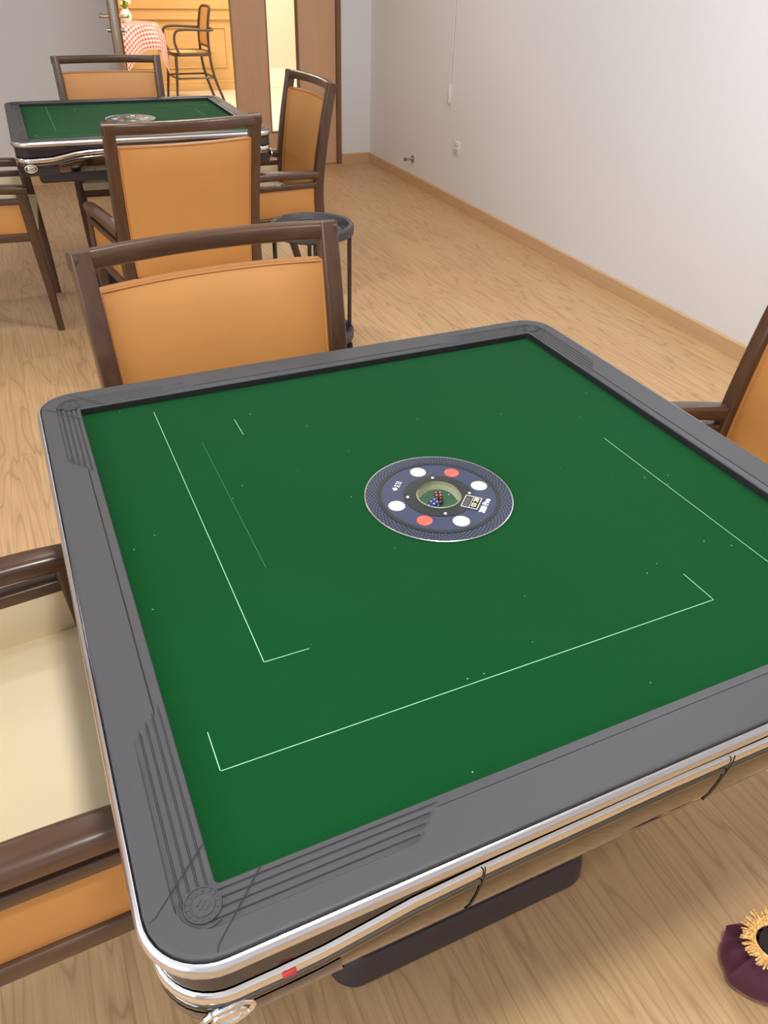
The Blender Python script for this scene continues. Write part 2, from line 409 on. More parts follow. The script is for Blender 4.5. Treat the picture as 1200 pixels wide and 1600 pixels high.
# doors: closed right leaf with a tall glazed slot, open left leaf
def leaf(name, W, H):
    e = bpy.data.objects.new(name, None); C.objects.link(e); e['kind'] = 'structure'
    th = .044; gx0, gx1, gz0, gz1 = W * .375, W * .683, .25, 1.95
    bm = bmesh.new()
    for a in ((.004, gx0, .006, H), (gx1, W - .004, .006, H), (gx0, gx1, .006, gz0), (gx0, gx1, gz1, H)):
        add_box(bm, a[0], a[1], -th, 0, a[2], a[3])
    struct(obj('door_panel', bm, M['door'], e, smooth=False))
    bm = bmesh.new()
    for (a, b_, c, d) in ((gx0, gx0 + .008, gz0, gz1), (gx1 - .008, gx1, gz0, gz1), (gx0 + .008, gx1 - .008, gz0, gz0 + .008), (gx0 + .008, gx1 - .008, gz1 - .008, gz1)):
        add_box(bm, a, b_, -th - .004, .004, c, d)
    struct(obj('glazing_bead', bm, M['trim_dark'], e, smooth=False))
    struct(obj('door_glass', box(gx0 + .008, gx1 - .008, -th / 2 - .003, -th / 2 + .003, gz0 + .008, gz1 - .008), M['pane'], e, smooth=False))
    bm = bmesh.new(); add_box(bm, W - .0035, W + .0, -th, 0, .006, H)
    ed = struct(obj('door_edge', bm, M['door_edge'], e, smooth=False))
    return e
W_leaf = (DX1 - DX0) / 2
d2 = leaf('door_2', W_leaf, DH - .004)
d2.location = (DX1, YB + .05, 0); d2.rotation_euler = (0, 0, PI)       # closed; its free edge at the middle
d2.location = (DX1, YB + .006, 0)
d1 = leaf('door_1', W_leaf, DH - .004)
ang = math.radians(-99.5)      # swung into this room, edge towards the camera
d1.location = (DX0 + .028, YB - .02, 0); d1.rotation_euler = (0, 0, ang)
# lock case and lever handles on the open leaf (local: x along leaf, y thickness)
struct(obj('lock_faceplate', box(W_leaf, W_leaf + .0025, -.033, -.011, .88, 1.16, .0008, 1), M['steel'], d1))
bm = bmesh.new(); add_box(bm, W_leaf + .0025, W_leaf + .006, -.027, -.017, 1.03, 1.06, .001, 1); add_box(bm, W_leaf + .0025, W_leaf + .005, -.027, -.017, .95, .985, .001, 1)
struct(obj('latch_bolt', bm, M['brass'], d1))
for s, y0 in ((1, 0.0), (-1, -.044)):
    bm = bmesh.new(); add_box(bm, W_leaf - .085, W_leaf - .045, min(y0, y0 + s * .007), max(y0, y0 + s * .007), .84, 1.14, .002, 1)
    struct(obj('handle_plate', bm, M['trim_dark'], d1))
    bm = bmesh.new(); tube(bm, [(W_leaf - .065, y0, 1.055), (W_leaf - .065, y0 + s * .045, 1.055), (W_leaf - .07, y0 + s * .055, 1.055), (W_leaf - .19, y0 + s * .058, 1.055)], .010, 10)
    struct(obj('door_handle', bm, M['brass'], d1))
    bm = bmesh.new(); tube(bm, [(W_leaf - .065, y0, .985), (W_leaf - .065, y0 + s * .028, .985)], .012, 12)
    struct(obj('thumb_turn', bm, M['steel'], d1))

# ---------------------------------------------------------------- the room beyond the doorway
YC = 9.8; CX0, CX1 = -2.6, 3.9
struct(obj('floor_cafe', box(CX0, CX1, YB + .06, YC + .1, -.06, 0), M['cafe_floor'], smooth=False))
struct(obj('ceiling_cafe', box(CX0, CX1, YB + .12, YC + .1, CEIL, CEIL + .08), M['ceiling'], smooth=False))
struct(obj('wall_cafe_left', box(CX0 - .1, CX0, YB + .12, YC + .1, 0, CEIL), M['cafe_cream'], smooth=False))
struct(obj('wall_cafe_right', box(CX1, CX1 + .1, YB + .12, YC + .1, 0, CEIL), M['cafe_cream'], smooth=False))
struct(obj('wall_cafe_back', box(CX0, 2.45, YC, YC + .1, 0, CEIL), M['cafe_wall'], smooth=False))
struct(obj('wall_cafe_back_right', box(2.45, CX1, YC - .02, YC + .1, 0, CEIL), M['cafe_cream'], smooth=False))
bm = bmesh.new()
for z0, z1, d in ((0, .07, .03), (.07, .10, .022), (.725, .755, .028), (.83, .85, .02), (1.02, 1.05, .03), (1.05, 1.06, .05)):
    add_box(bm, CX0, 2.449, YC - d, YC - .0005, z0, z1, .004, 1)
x = -2.4
while x < 2.3:      # raised panel frames
    a, b_ = x, min(x + .72, 2.38)
    for (p, q_, r_, s_) in ((a, b_, .235, .25), (a, b_, .64, .655), (a, a + .015, .25, .64), (b_ - .015, b_, .25, .64)):
        add_box(bm, p, q_, YC - .014, YC - .0005, r_, s_, .003, 1)
    x += .80
struct(obj('trim_2', bm, M['cafe_wall'], smooth=False))
struct(obj('trim_3', box(2.451, CX1, YC - .035, YC - .021, 0, .215, .003, 1), M['ceramic'], smooth=False))

# ---------------------------------------------------------------- ceiling lights of this room
first = None
for i, (x, y, p) in enumerate(ROOM_LIGHTS):
    lab = ['round flush ceiling light above the near edge of the foreground table', 'round ceiling light over the gap between the two mahjong tables', 'round ceiling light near the right wall beside the foreground table', 'round ceiling light near the right wall close to the doorway', 'round ceiling light near the left wall beside the foreground table', 'round ceiling light near the left wall close to the doorway'][i]
    if first is None:
        first = thing('ceiling_light', lab, 'ceiling light', (x, y, CEIL), 0, 'round ceiling lights of the mahjong room')
        obj('housing', lathe(bmesh.new(), [(0, -.001), (.21, -.001), (.21, -.03), (.185, -.034), (.185, -.012), (0, -.012)], 40), M['plastic_white'], first)
        obj('diffuser', lathe(bmesh.new(), [(0, -.0125), (.183, -.0125), (.183, -.030), (0, -.032)], 40), M['emit_lamp'], first)
    else: dup(first, (x, y, CEIL), 0, lab)

# ---------------------------------------------------------------- mahjong table
def square_path(d, R=.055, H=.49, rmin=.004, ts=None, n=6):
    """points of the rounded square at half-size d, with tags (u = distance along side from its middle)"""
    r = max(rmin, R - (H - d)); out = []
    for s in range(4):
        a = s * PI / 2; ca, sa = math.cos(a), math.sin(a)
        for t in ts(d): out.append(((d * ca - t * sa), (d * sa + t * ca), abs(t), False))
        for k in range(n + 1):
            th = PI / 2 * k / n
            lx, ly = d - r + r * math.cos(th), d - r + r * math.sin(th)
            out.append((lx * ca - ly * sa, lx * sa + ly * ca, d - r, True))
    return out
def ring(bm, prof, ts, zf=None, closed=False, n=6, R=.055, rmin=.004):
    loops = []
    for k, (d, z) in enumerate(prof):
        L = []
        for (x, y, u, c) in square_path(d, ts=ts, n=n, R=R, rmin=rmin):
            L.append(bm.verts.new((x, y, zf(k, d, z, u) if zf else z)))
        loops.append(L)
    prs = list(zip(loops, loops[1:])) + ([(loops[-1], loops[0])] if closed else [])
    for a, b_ in prs:
        N = len(a)
        for j in range(N): bm.faces.new((a[j], a[(j + 1) % N], b_[(j + 1) % N], b_[j]))
    return loops
def build_table(loc, rotz, label, scale=1, full=True):
    T = thing('mahjong_table', label, 'table', loc, rotz, None, scale)
    te = lambda d: .243 + (d - .446) * 1.15
    def ts_rim(d):
        e = te(d); v = [.12, e - .004, e - .001, e + .004, .30, .345, .385]
        return [-a for a in v[::-1]] + [0] + v
    P = [(.4300, .7640, .7640), (.4300, .7772, .7772), (.4312, .7784, .7784)]
    for g in (.4365, .4435, .4510, .4585):
        P += [(g - .0013, None, .7784), (g - .0005, None, .7768), (g + .0005, None, .7768), (g + .0013, None, .7784)]
    P += [(.4405, .7794, None), (.4413, .7784, None), (.4421, .7803, None)]
    P += [(.4640, .7806, .7784), (.4654, .7806, .7806), (.4660, .7806, .7806), (.4745, .7806, .7806), (.4834, .7806, .7806), (.4868, .7806, .7806), (.4875, .7802, .7802), (.4880, .7794, .7794)]
    P.sort(key=lambda p: p[0])
    P = [(.4300, .7640, .7640), (.4300, .7772, .7772)] + [p for p in P if p[0] > .4301 and p[0] < .4881] + [(.4882, .7600, .7600), (.478, .7600, .7600)]
    def zp(d):
        if d < .4405: return .7784 + (d - .4312) / .0093 * .0010
        if d < .4413: return .7784
        if d < .4421: return .7790
        return .7806
    def zf(k, d, z, u):
        pz, gz = P[k][1], P[k][2]
        if u > te(d) + .002: return gz if gz is not None else .7784
        return pz if pz is not None else zp(d)
    bm = bmesh.new(); ring(bm, [(p[0], 0) for p in P], ts_rim, zf)
    rim = obj('rim', bm, M['rim'], T)
    bm = bmesh.new(); ring(bm, [(.4300, .7660), (.4296, .7661), (.4296, .7762), (.4299, .7768)], ts_rim)
    obj('inner_lining', bm, M['black_matte'], T, smooth=False)
    # seams at each corner and round corner emblems
    for s in range(4):
        rot = Matrix.Rotation(s * PI / 2, 4, 'Z')
        for sg in (0, 1):
            bm = bmesh.new()
            pts = [(.4312, .3930), (.4655, .4265), (.4790, .4400), (.4860, .4425)]
            if sg: pts = [(b_, a) for a, b_ in pts]
            zz = [.7788, .7800, .78085, .7802]; zz = [.7790, .78085, .78085, .7805]
            vs = []
            for (px, py), z in zip(pts, zz):
                nx, ny = (-.00045, .00045)
                vs.append((bm.verts.new(rot @ Vector((px + nx, py + ny, z))), bm.verts.new(rot @ Vector((px - nx, py - ny, z)))))
            for a, b_ in zip(vs, vs[1:]): bm.faces.new((a[0], a[1], b_[1], b_[0]))
            obj('corner_seam', bm, M['seam'], T, smooth=False)
    for s in range(4):
        a = s * PI / 2 + PI / 4; rr = .4435 * math.sqrt(2); cx, cy = rr * math.cos(a), rr * math.sin(a)
        bm = bmesh.new()
        lathe(bm, [(0, .7796), (.0086, .7796), (.0090, .7802), (.0097, .7802), (.0100, .7794), (.0138, .7794), (.0141, .7803), (.0150, .7803), (.0154, .7786)], 40, cx, cy)
        # arc ridge round the emblem
        th = [a + math.radians(v) for v in range(-80, 81, 8)]
        tube(bm, [(cx + .0195 * math.cos(v), cy + .0195 * math.sin(v), .7800) for v in th], .0008, 6)
        em = obj('corner_emblem', bm, M['rim'], T)
        bm = bmesh.new()
        for k in range(14):     # worn raised lettering of the ring, three upright bars inside
            v = 2 * PI * k / 14; c_, s_ = math.cos(v), math.sin(v)
            p = Vector((cx + .0119 * c_, cy + .0119 * s_, .7797)); q = bmesh.ops.create_cube(bm, size=1)['verts']
            mw = Matrix.Translation(p) @ Matrix.Rotation(v, 4, 'Z') @ Matrix.Diagonal((.0022, .0014 + .0008 * (k % 3 == 0), .0008, 1))
            for vv in q: vv.co = mw @ vv.co
        for k in (-1, 0, 1):
            q = bmesh.ops.create_cube(bm, size=1)['verts']
            mw = Matrix.Translation((cx, cy, .7799)) @ Matrix.Rotation(a + PI / 2, 4, 'Z') @ Matrix.Translation((k * .0038, 0, 0)) @ Matrix.Diagonal((.0014, .0085 - abs(k) * .002, .0009, 1))
            for vv in q: vv.co = mw @ vv.co
        obj('emblem_mark', bm, M['rim'], em, smooth=False)
    # chrome bead around the rim
    ts0 = lambda d: [-.40, -.36, -.32, -.28, -.213, -.1, 0, .1, .213, .28, .32, .36, .40]
    bm = bmesh.new(); prof = []
    for k in range(9):
        th = PI * (1 - k / 8) ; prof.append((.4912 + .0046 * math.cos(th), .7662 + .0085 * math.sin(th)))
    prof = [(.4894, .7620), (.4894, .7770)] + [(.4900 + .0056 * math.sin(v), .7700 + .0086 * math.cos(v)) for v in [math.radians(a) for a in (0, 20, 40, 60, 80, 100, 125, 150, 180)]] + [(.4890, .7612)]
    ring(bm, prof, ts0, n=10); obj('chrome_trim', bm, M['chrome_satin'], T)
    # apron with its drooping second chrome moulding
    def droop(u):
        v = min(max((u - .24) / .15, 0), 1); v = v * v * (3 - 2 * v); return -.020 * v - .004 * min(u / .24, 1)
    bm = bmesh.new(); ring(bm, [(.4882, .7725), (.4896, .7722), (.4896, .7600), (.4870, .7560), (.4862, .7520)], ts0, n=10)
    pr = [(.4862, .752), (.4868, .751)]
    zf2 = lambda k, d, z, u: z + (droop(u) if z < .7519 else 0)
    ring(bm, pr, ts0, zf2, n=10); obj('apron_recess', bm, M['black_gloss'], T)
    bm = bmesh.new()
    prof = [(.4868 + .0044 * math.sin(v), .7390 + .0082 * math.cos(v)) for v in [math.radians(a) for a in range(0, 181, 20)]]
    ring(bm, prof, ts0, lambda k, d, z, u: z + droop(u), n=10); mo = obj('chrome_moulding', bm, M['chrome'], T)
    bm = bmesh.new()
    prof = [(.4868, .7308), (.4868, .7270)] + [(.4872 + .0028 * math.sin(v), .7222 + .0048 * math.cos(v)) for v in [math.radians(a) for a in range(0, 181, 30)]] + [(.4872, .7170)]
    ring(bm, prof, ts0, lambda k, d, z, u: z + droop(u), n=10); obj('moulding_fillet', bm, M['mirror_dark'], T)
    bm = bmesh.new()
    ring(bm, [(.4872, .7172), (.4880, .712), (.4878, .700), (.4868, .685), (.4845, .6700), (.4835, .6680), (.470, .6660), (.400, .6655)], ts0,
         lambda k, d, z, u: z + droop(u) * max(0, (z - .672) / (.7172 - .672)), n=10)
    obj('apron', bm, M['mirror_dark'], T)
    # dark covers wrapping the four lower corners, chrome eyelets beside them
    for s in range(4):
        rot = Matrix.Rotation(s * PI / 2, 4, 'Z')
        bm = bmesh.new(); cols = []
        pts = []
        for t_ in (.345, .365, .385, .405, .425): pts.append((.489, t_, t_))
        for k in range(1, 10):
            th = PI / 2 * k / 10; r = .055; pts.append((.489 - r + r * math.cos(th), .489 - r + r * math.sin(th), .44))
        for t_ in (.425, .405, .385, .365, .345): pts.append((t_, .489, t_))
        for i, (x, y, u) in enumerate(pts):
            f = abs(i - (len(pts) - 1) / 2) / ((len(pts) - 1) / 2)
            ztop = .7172 + droop(u) + .0005; zb = .6655 - .006 * (1 - f)
            L = []
            for k in range(6):
                z = ztop + (zb - ztop) * k / 5; ins = 1.0018 - .010 * (k / 5) ** 2
                if f > .8: z = ztop + (zb - ztop) * (k / 5) * (1 - .0 * f)
                L.append(bm.verts.new(rot @ Vector((x * ins, y * ins, z))))
            L.append(bm.verts.new(rot @ Vector((x * .96, y * .96, zb + .001))))
            cols.append(L)
        for a, b_ in zip(cols, cols[1:]):
            for k in range(len(a) - 1): bm.faces.new((a[k], b_[k], b_[k + 1], a[k + 1]))
        cc = obj('corner_cover', bm, M['black_gloss'], T)
        for sgn in (1,):
            bm = bmesh.new(); cx = -.4435
            ctr = Vector((cx, -.4900, .6890)); pth = []
            for k in range(28):
                v = 2 * PI * k / 28; pth.append(rot @ (ctr + Vector((.0205 * math.cos(v) , .0015 * abs(math.cos(v)), .0125 * math.sin(v)))))
            tube(bm, pth, .0030, 8, closed=True)
            pth = [rot @ (ctr + Vector((.0130 * math.cos(2 * PI * k / 24), -.001, .0078 * math.sin(2 * PI * k / 24)))) for k in range(24)]
            tube(bm, pth, .0022, 8, closed=True)
            c0 = bm.verts.new(rot @ (ctr + Vector((0, -.004, 0)))); rg = [bm.verts.new(rot @ (ctr + Vector((.0125 * math.cos(2 * PI * k / 24), -.001, .0074 * math.sin(2 * PI * k / 24))))) for k in range(24)]
            for k in range(24): bm.faces.new((c0, rg[k], rg[(k + 1) % 24]))
            obj('chrome_eyelet', bm, M['chrome'], T)
    # vertical seams of the apron (drawer fronts)
    for s in range(4):
        rot = Matrix.Rotation(s * PI / 2, 4, 'Z')
        for x0 in (-.2125, .075):
            bm = bmesh.new()
            pts = [(0, -.4921, .748), (.0006, -.4925, .740), (.0004, -.4918, .732), (.0012, -.4906, .7215), (.0010, -.4890, .710), (-.001, -.4886, .698), (-.004, -.4876, .684), (-.008, -.4850, .669)]
            tube(bm, [rot @ (Vector(p) + Vector((x0, 0, 0))) for p in pts], .0007, 5)
            obj('apron_seam', bm, M['black_matte'], T)
    # red sticker remnant on the moulding, felt bed, felt
    bm = bmesh.new(); NN = 96; lo = []
    for rr_, z_ in ((.100, .7500), (.100, .7660), (.25, .7660), ('sq', .7660), ('sq', .7500)):
        L = []
        for k in range(NN):
            a = 2 * PI * k / NN; c_, s_ = math.cos(a), math.sin(a)
            f = .4299 / max(abs(c_), abs(s_)) if rr_ == 'sq' else rr_
            L.append(bm.verts.new((f * c_, f * s_, z_)))
        lo.append(L)
    for a, b_ in list(zip(lo, lo[1:])) + [(lo[-1], lo[0])]:
        for j in range(NN): bm.faces.new((a[j], a[(j + 1) % NN], b_[(j + 1) % NN], b_[j]))
    obj('felt', bm, M['felt'], T, smooth=False)
    # printed outlines on the felt: one L-shaped run per side, four-fold
    def strips(nm, mat, segs, w_, z):
        for s in segs:
            bm = bmesh.new()
            rot = Matrix.Rotation(-s * PI / 2, 4, 'Z')
            for (x0, y0, x1, y1) in segs[s]:
                a, b_ = min(x0, x1) - w_ / 2, max(x0, x1) + w_ / 2; c, d = min(y0, y1) - w_ / 2, max(y0, y1) + w_ / 2
                bm.faces.new([bm.verts.new(rot @ Vector(v)) for v in ((a, c, z), (b_, c, z), (b_, d, z), (a, d, z))])
            obj(nm, bm, mat, T, smooth=False)
    # the print is left out along the far side and part of the right side
    if not full: print_segs = {0: [(-.398, -.320, .205, -.320), (-.398, -.320, -.398, -.272), (.205, -.320, .205, -.269)]}; print_segs[1] = print_segs[0]; print_segs[2] = print_segs[0]; print_segs[3] = print_segs[0]
    else: print_segs = {0: [(-.398, -.320, .205, -.320), (-.398, -.320, -.398, -.272), (.205, -.320, .205, -.269)], 1: [(-.398, -.320, .205, -.320), (.205, -.320, .205, -.269)],
                  2: [(.205, -.324, .205, -.272)], 3: [(-.398, -.3235, .044, -.3235)]}
    strips('felt_marking', M['marking'], print_segs, .0010, .76635)
    if full: strips('felt_seam', M['marking_faint'], {1: [(-.270, -.2705, .054, -.2705)]}, .0007, .76625)
    # centre console
    con = obj('console', lathe(bmesh.new(), [(.0318, .7600), (.0995, .7600), (.0995, .7662), (.1048, .7662), (.1048, .7668), (.1036, .7682), (.0318, .7684)], 96, closed=True), M['console_blue'], T)
    con_z = .7684
    obj('console_edge', lathe(bmesh.new(), [(.1036, .7664), (.1052, .7664), (.1052, .7682), (.1046, .7686), (.1036, .7684)], 96, closed=True), M['chrome_satin'], con)
    obj('outer_band', lathe(bmesh.new(), [(.0812, con_z - .0002), (.0812, con_z + .0005), (.0872, con_z + .0005), (.0872, con_z - .0003)], 96), M['console_dark'], con)
    obj('inner_band', lathe(bmesh.new(), [(.0500, con_z - .0002), (.0500, con_z + .0007), (.0330, con_z + .0012), (.0318, con_z + .0012), (.0318, con_z - .010)], 96), M['console_dark'], con)
    for k, (deg, c_) in enumerate([(90, 'w'), (45, 'r'), (0, 'w'), (-90, 'w'), (-135, 'r'), (180, 'w')]):
        a = math.radians(deg); r_ = .0655 if c_ == 'w' else .0640; rad = .0118 if c_ == 'w' else .0108
        kb = obj('console_button', lathe(bmesh.new(), [(0, con_z + .0014), (rad * .82, con_z + .0013), (rad * .93, con_z + .0009), (rad, con_z + .0003), (rad, con_z - .001)], 32, r_ * math.cos(a), r_ * math.sin(a)), M['key_white' if c_ == 'w' else 'key_red'], con)
        kb['label'] = 'round white button' if c_ == 'w' else 'round coral red button'
    for deg in (74, -16, -106, 164):
        a = math.radians(deg)
        obj('indicator_lamp', lathe(bmesh.new(), [(0, con_z + .0022), (.0017, con_z + .0018), (.0023, con_z + .0008), (.0023, con_z)], 14, .0445 * math.cos(a), .0445 * math.sin(a)), M['white'], con)
    # display at -45 degrees; its reader sits at that corner
    e = bpy.data.objects.new('display', None); 
    R45 = Matrix.Rotation(math.radians(45), 4, 'Z')
    def loc45(x, r_, z=con_z): v = R45 @ Vector((x, -r_, 0)); return Vector((v.x, v.y, z))
    def quad45(bm, x0, x1, r0, r1, z0, z1):
        q = bmesh.ops.create_cube(bm, size=1)['verts']
        for v in q: v.co = R45 @ Vector(((x0 + x1) / 2 + v.co.x * (x1 - x0), -(r0 + r1) / 2 + v.co.y * (r1 - r0), (z0 + z1) / 2 + v.co.z * (z1 - z0)))
    bpy.data.objects.remove(e)
    bm = bmesh.new(); quad45(bm, -.0142, .0142, .0365, .0590, con_z, con_z + .0016); dsp = obj('display', bm, M['lcd'], con, smooth=False)
    bm = bmesh.new()
    for a in ((-.0145, .0145, .0360, .0370), (-.0145, .0145, .0585, .0595), (-.0145, -.0135, .0370, .0585), (.0135, .0145, .0370, .0585), (-.0135, .0135, .0470, .0476)):
        quad45(bm, *a, con_z + .0014, con_z + .0019)
    obj('display_frame', bm, M['white'], dsp, smooth=False)
    bm = bmesh.new()
    for k in range(7): quad45(bm, -.011 + .0032 * k, -.0094 + .0032 * k, .0385, .0455, con_z + .0014, con_z + .0018)
    obj('display_hatching', bm, M['lcd_hatch'], dsp, smooth=False)
    text_mesh('display_digits', '03 28', .0098, M['lcd_digit'], dsp, loc45(0.001, .0530, con_z + .0018), math.radians(45), .0001, .0002)
    text_mesh('console_lettering', '380 Pro', .0108, M['white'], con, loc45(0.0005, .0672, con_z + .0006), math.radians(45), .0002, .0006)
    bm = bmesh.new()    # small white mark on the opposite side
    lx = lambda x, r_: (Matrix.Rotation(math.radians(-135), 4, 'Z') @ Vector((x, -r_, con_z + .0006)))
    bm.faces.new([bm.verts.new(lx(*p)) for p in ((.0085, .0580), (.0135, .0625), (.0085, .0670), (.0045, .0625))])
    for (x0, x1, r0, r1) in ((-.0030, .0035, .0585, .0597), (-.0022, .0028, .0615, .0625), (-.0002, .0010, .0585, .0660), (-.0035, .0035, .0650, .0662),
                             (-.0115, -.0050, .0590, .0602), (-.0108, -.0098, .0590, .0665), (-.0062, -.0052, .0590, .0665), (-.0108, -.0052, .0622, .0633), (-.0115, -.0045, .0655, .0666)):
        bm.faces.new([bm.verts.new(lx(*p)) for p in ((x0, r0), (x1, r0), (x1, r1), (x0, r1))])
    obj('console_mark', bm, M['white'], con, smooth=False)
    obj('dice_well', lathe(bmesh.new(), [(.0318, con_z + .0008), (.0306, con_z + .0016), (.0290, con_z + .0004), (.0285, con_z - .011), (.0225, con_z - .0150)], 48), M['well'], con)
    obj('dice_plate', lathe(bmesh.new(), [(.0, con_z - .0150), (.0228, con_z - .0150)], 40), M['well_green'], con)
    obj('dome', lathe(bmesh.new(), [(.0312, con_z + .0012)] + [(.0308 * math.cos(v), con_z + .0014 + .0115 * math.sin(v)) for v in [math.radians(a) for a in range(6, 90, 9)]] + [(0, con_z + .0129), (0, con_z + .0119)] + [(.0298 * math.cos(v), con_z + .0012 + .0107 * math.sin(v)) for v in [math.radians(a) for a in range(84, 5, -9)]] + [(.0300, con_z + .0010)], 48, closed=False), M['glass'], con)
    # lower cabinet, pedestal and feet
    obj('lower_cabinet', box(-.420, .420, -.420, .420, .6185, .6655, .012, 3), M['base'], T)
    bm = bmesh.new()
    ring(bm, [(.4195, .6640), (.4230, .6630), (.4240, .6605), (.4225, .6580), (.4195, .6575)], lambda d: [-.35, 0, .35], R=-.06, rmin=.013)
    obj('cabinet_trim', bm, M['chrome_satin'], T)
    bm = bmesh.new()
    loops = []
    for z, hw, hd, r_ in ((.07, .15, .15, .04), (.12, .13, .13, .04), (.30, .115, .115, .04), (.52, .13, .13, .04), (.60, .20, .20, .04), (.6185, .22, .22, .04)):
        loops.append([bm.verts.new((x, y, z)) for x, y in rrect(hw * 2, hd * 2, r_, 5)])
    for a, b_ in zip(loops, loops[1:]):
        for j in range(len(a)): bm.faces.new((a[j], a[(j + 1) % len(a)], b_[(j + 1) % len(a)], b_[j]))
    bm.faces.new(loops[0][::-1]); bm.faces.new(loops[-1])
    obj('pedestal', bm, M['base'], T)
    for fy in (-.200, .172):
        bm = bmesh.new(); loops = []
        for z, k, r_ in ((.0, .92, .035), (.006, .98, .04), (.014, 1.0, .042), (.050, .985, .042), (.078, .955, .040), (.088, .90, .035)):
            loops.append([bm.verts.new((x * k - .012, fy + y * k, z)) for x, y in rrect(.50, .110, r_, 6)])
        for a, b_ in zip(loops, loops[1:]):
            for j in range(len(a)): bm.faces.new((a[j], a[(j + 1) % len(a)], b_[(j + 1) % len(a)], b_[j]))
        bm.faces.new(loops[0][::-1]); bm.faces.new(loops[-1])
        obj('foot', bm, M['base'], T)
    obj('foot_bridge', box(-.07, .07, -.15, .15, .01, .07, .012, 2), M['base'], T)
    return T
main = build_table((0, 0, 0), 0, 'large green felt mahjong table in the foreground with a grey plastic rim')
# a scrap of red on the near chrome moulding of the foreground table
bm = bmesh.new(); add_box(bm, -.3975, -.3855, -.4928, -.4905, .7125, .7205, .001, 1)
tp = obj('red_tape', bm, new_mat('red_tape', srgb(196, 52, 58), .4), main)
tp['label'] = 'small scrap of red tape'
far = build_table((.103, 3.09, 0), -.024, 'second green mahjong table standing farther back by the doorway', 1.014, False)

# dice inside each dome (things of their own)
def die(name, mat, loc, rot, label, group=None):
    s = .0112
    t_ = thing(name, label, 'dice', loc, rot, group)
    obj('die_body', box(-s / 2, s / 2, -s / 2, s / 2, 0, s, .0008, 2), mat, t_)
    bm = bmesh.new()
    P4 = [(-1, -1), (1, -1), (-1, 1), (1, 1)]
    for (a, b_) in P4:
        for base, u, v in (((0, 0, s + .00002), (1, 0, 0), (0, 1, 0)), ((0, -s / 2 - .00002, s / 2), (1, 0, 0), (0, 0, 1)), ((-s / 2 - .00002, 0, s / 2), (0, 1, 0), (0, 0, 1)), ((s / 2 + .00002, 0, s / 2), (0, 1, 0), (0, 0, 1))):
            ctr = Vector(base) + Vector(u) * a * s * .24 + Vector(v) * b_ * s * .24
            bm.faces.new([bm.verts.new(ctr + (Vector(u) * math.cos(2 * PI * k / 8) + Vector(v) * math.sin(2 * PI * k / 8)) * s * .11) for k in range(8)])
    obj('pips', bm, M['white'], t_, smooth=False)
    return t_
ZD = .7684 - .0150 + .0001
die('die', M['dice_blue'], (-.0108, -.0078, ZD), math.radians(15), 'translucent blue die under the clear dome of the foreground table')
die('die', M['dice_red'], (.0008, .0030, ZD), math.radians(-20), 'brown red die beside the blue one under the clear dome')

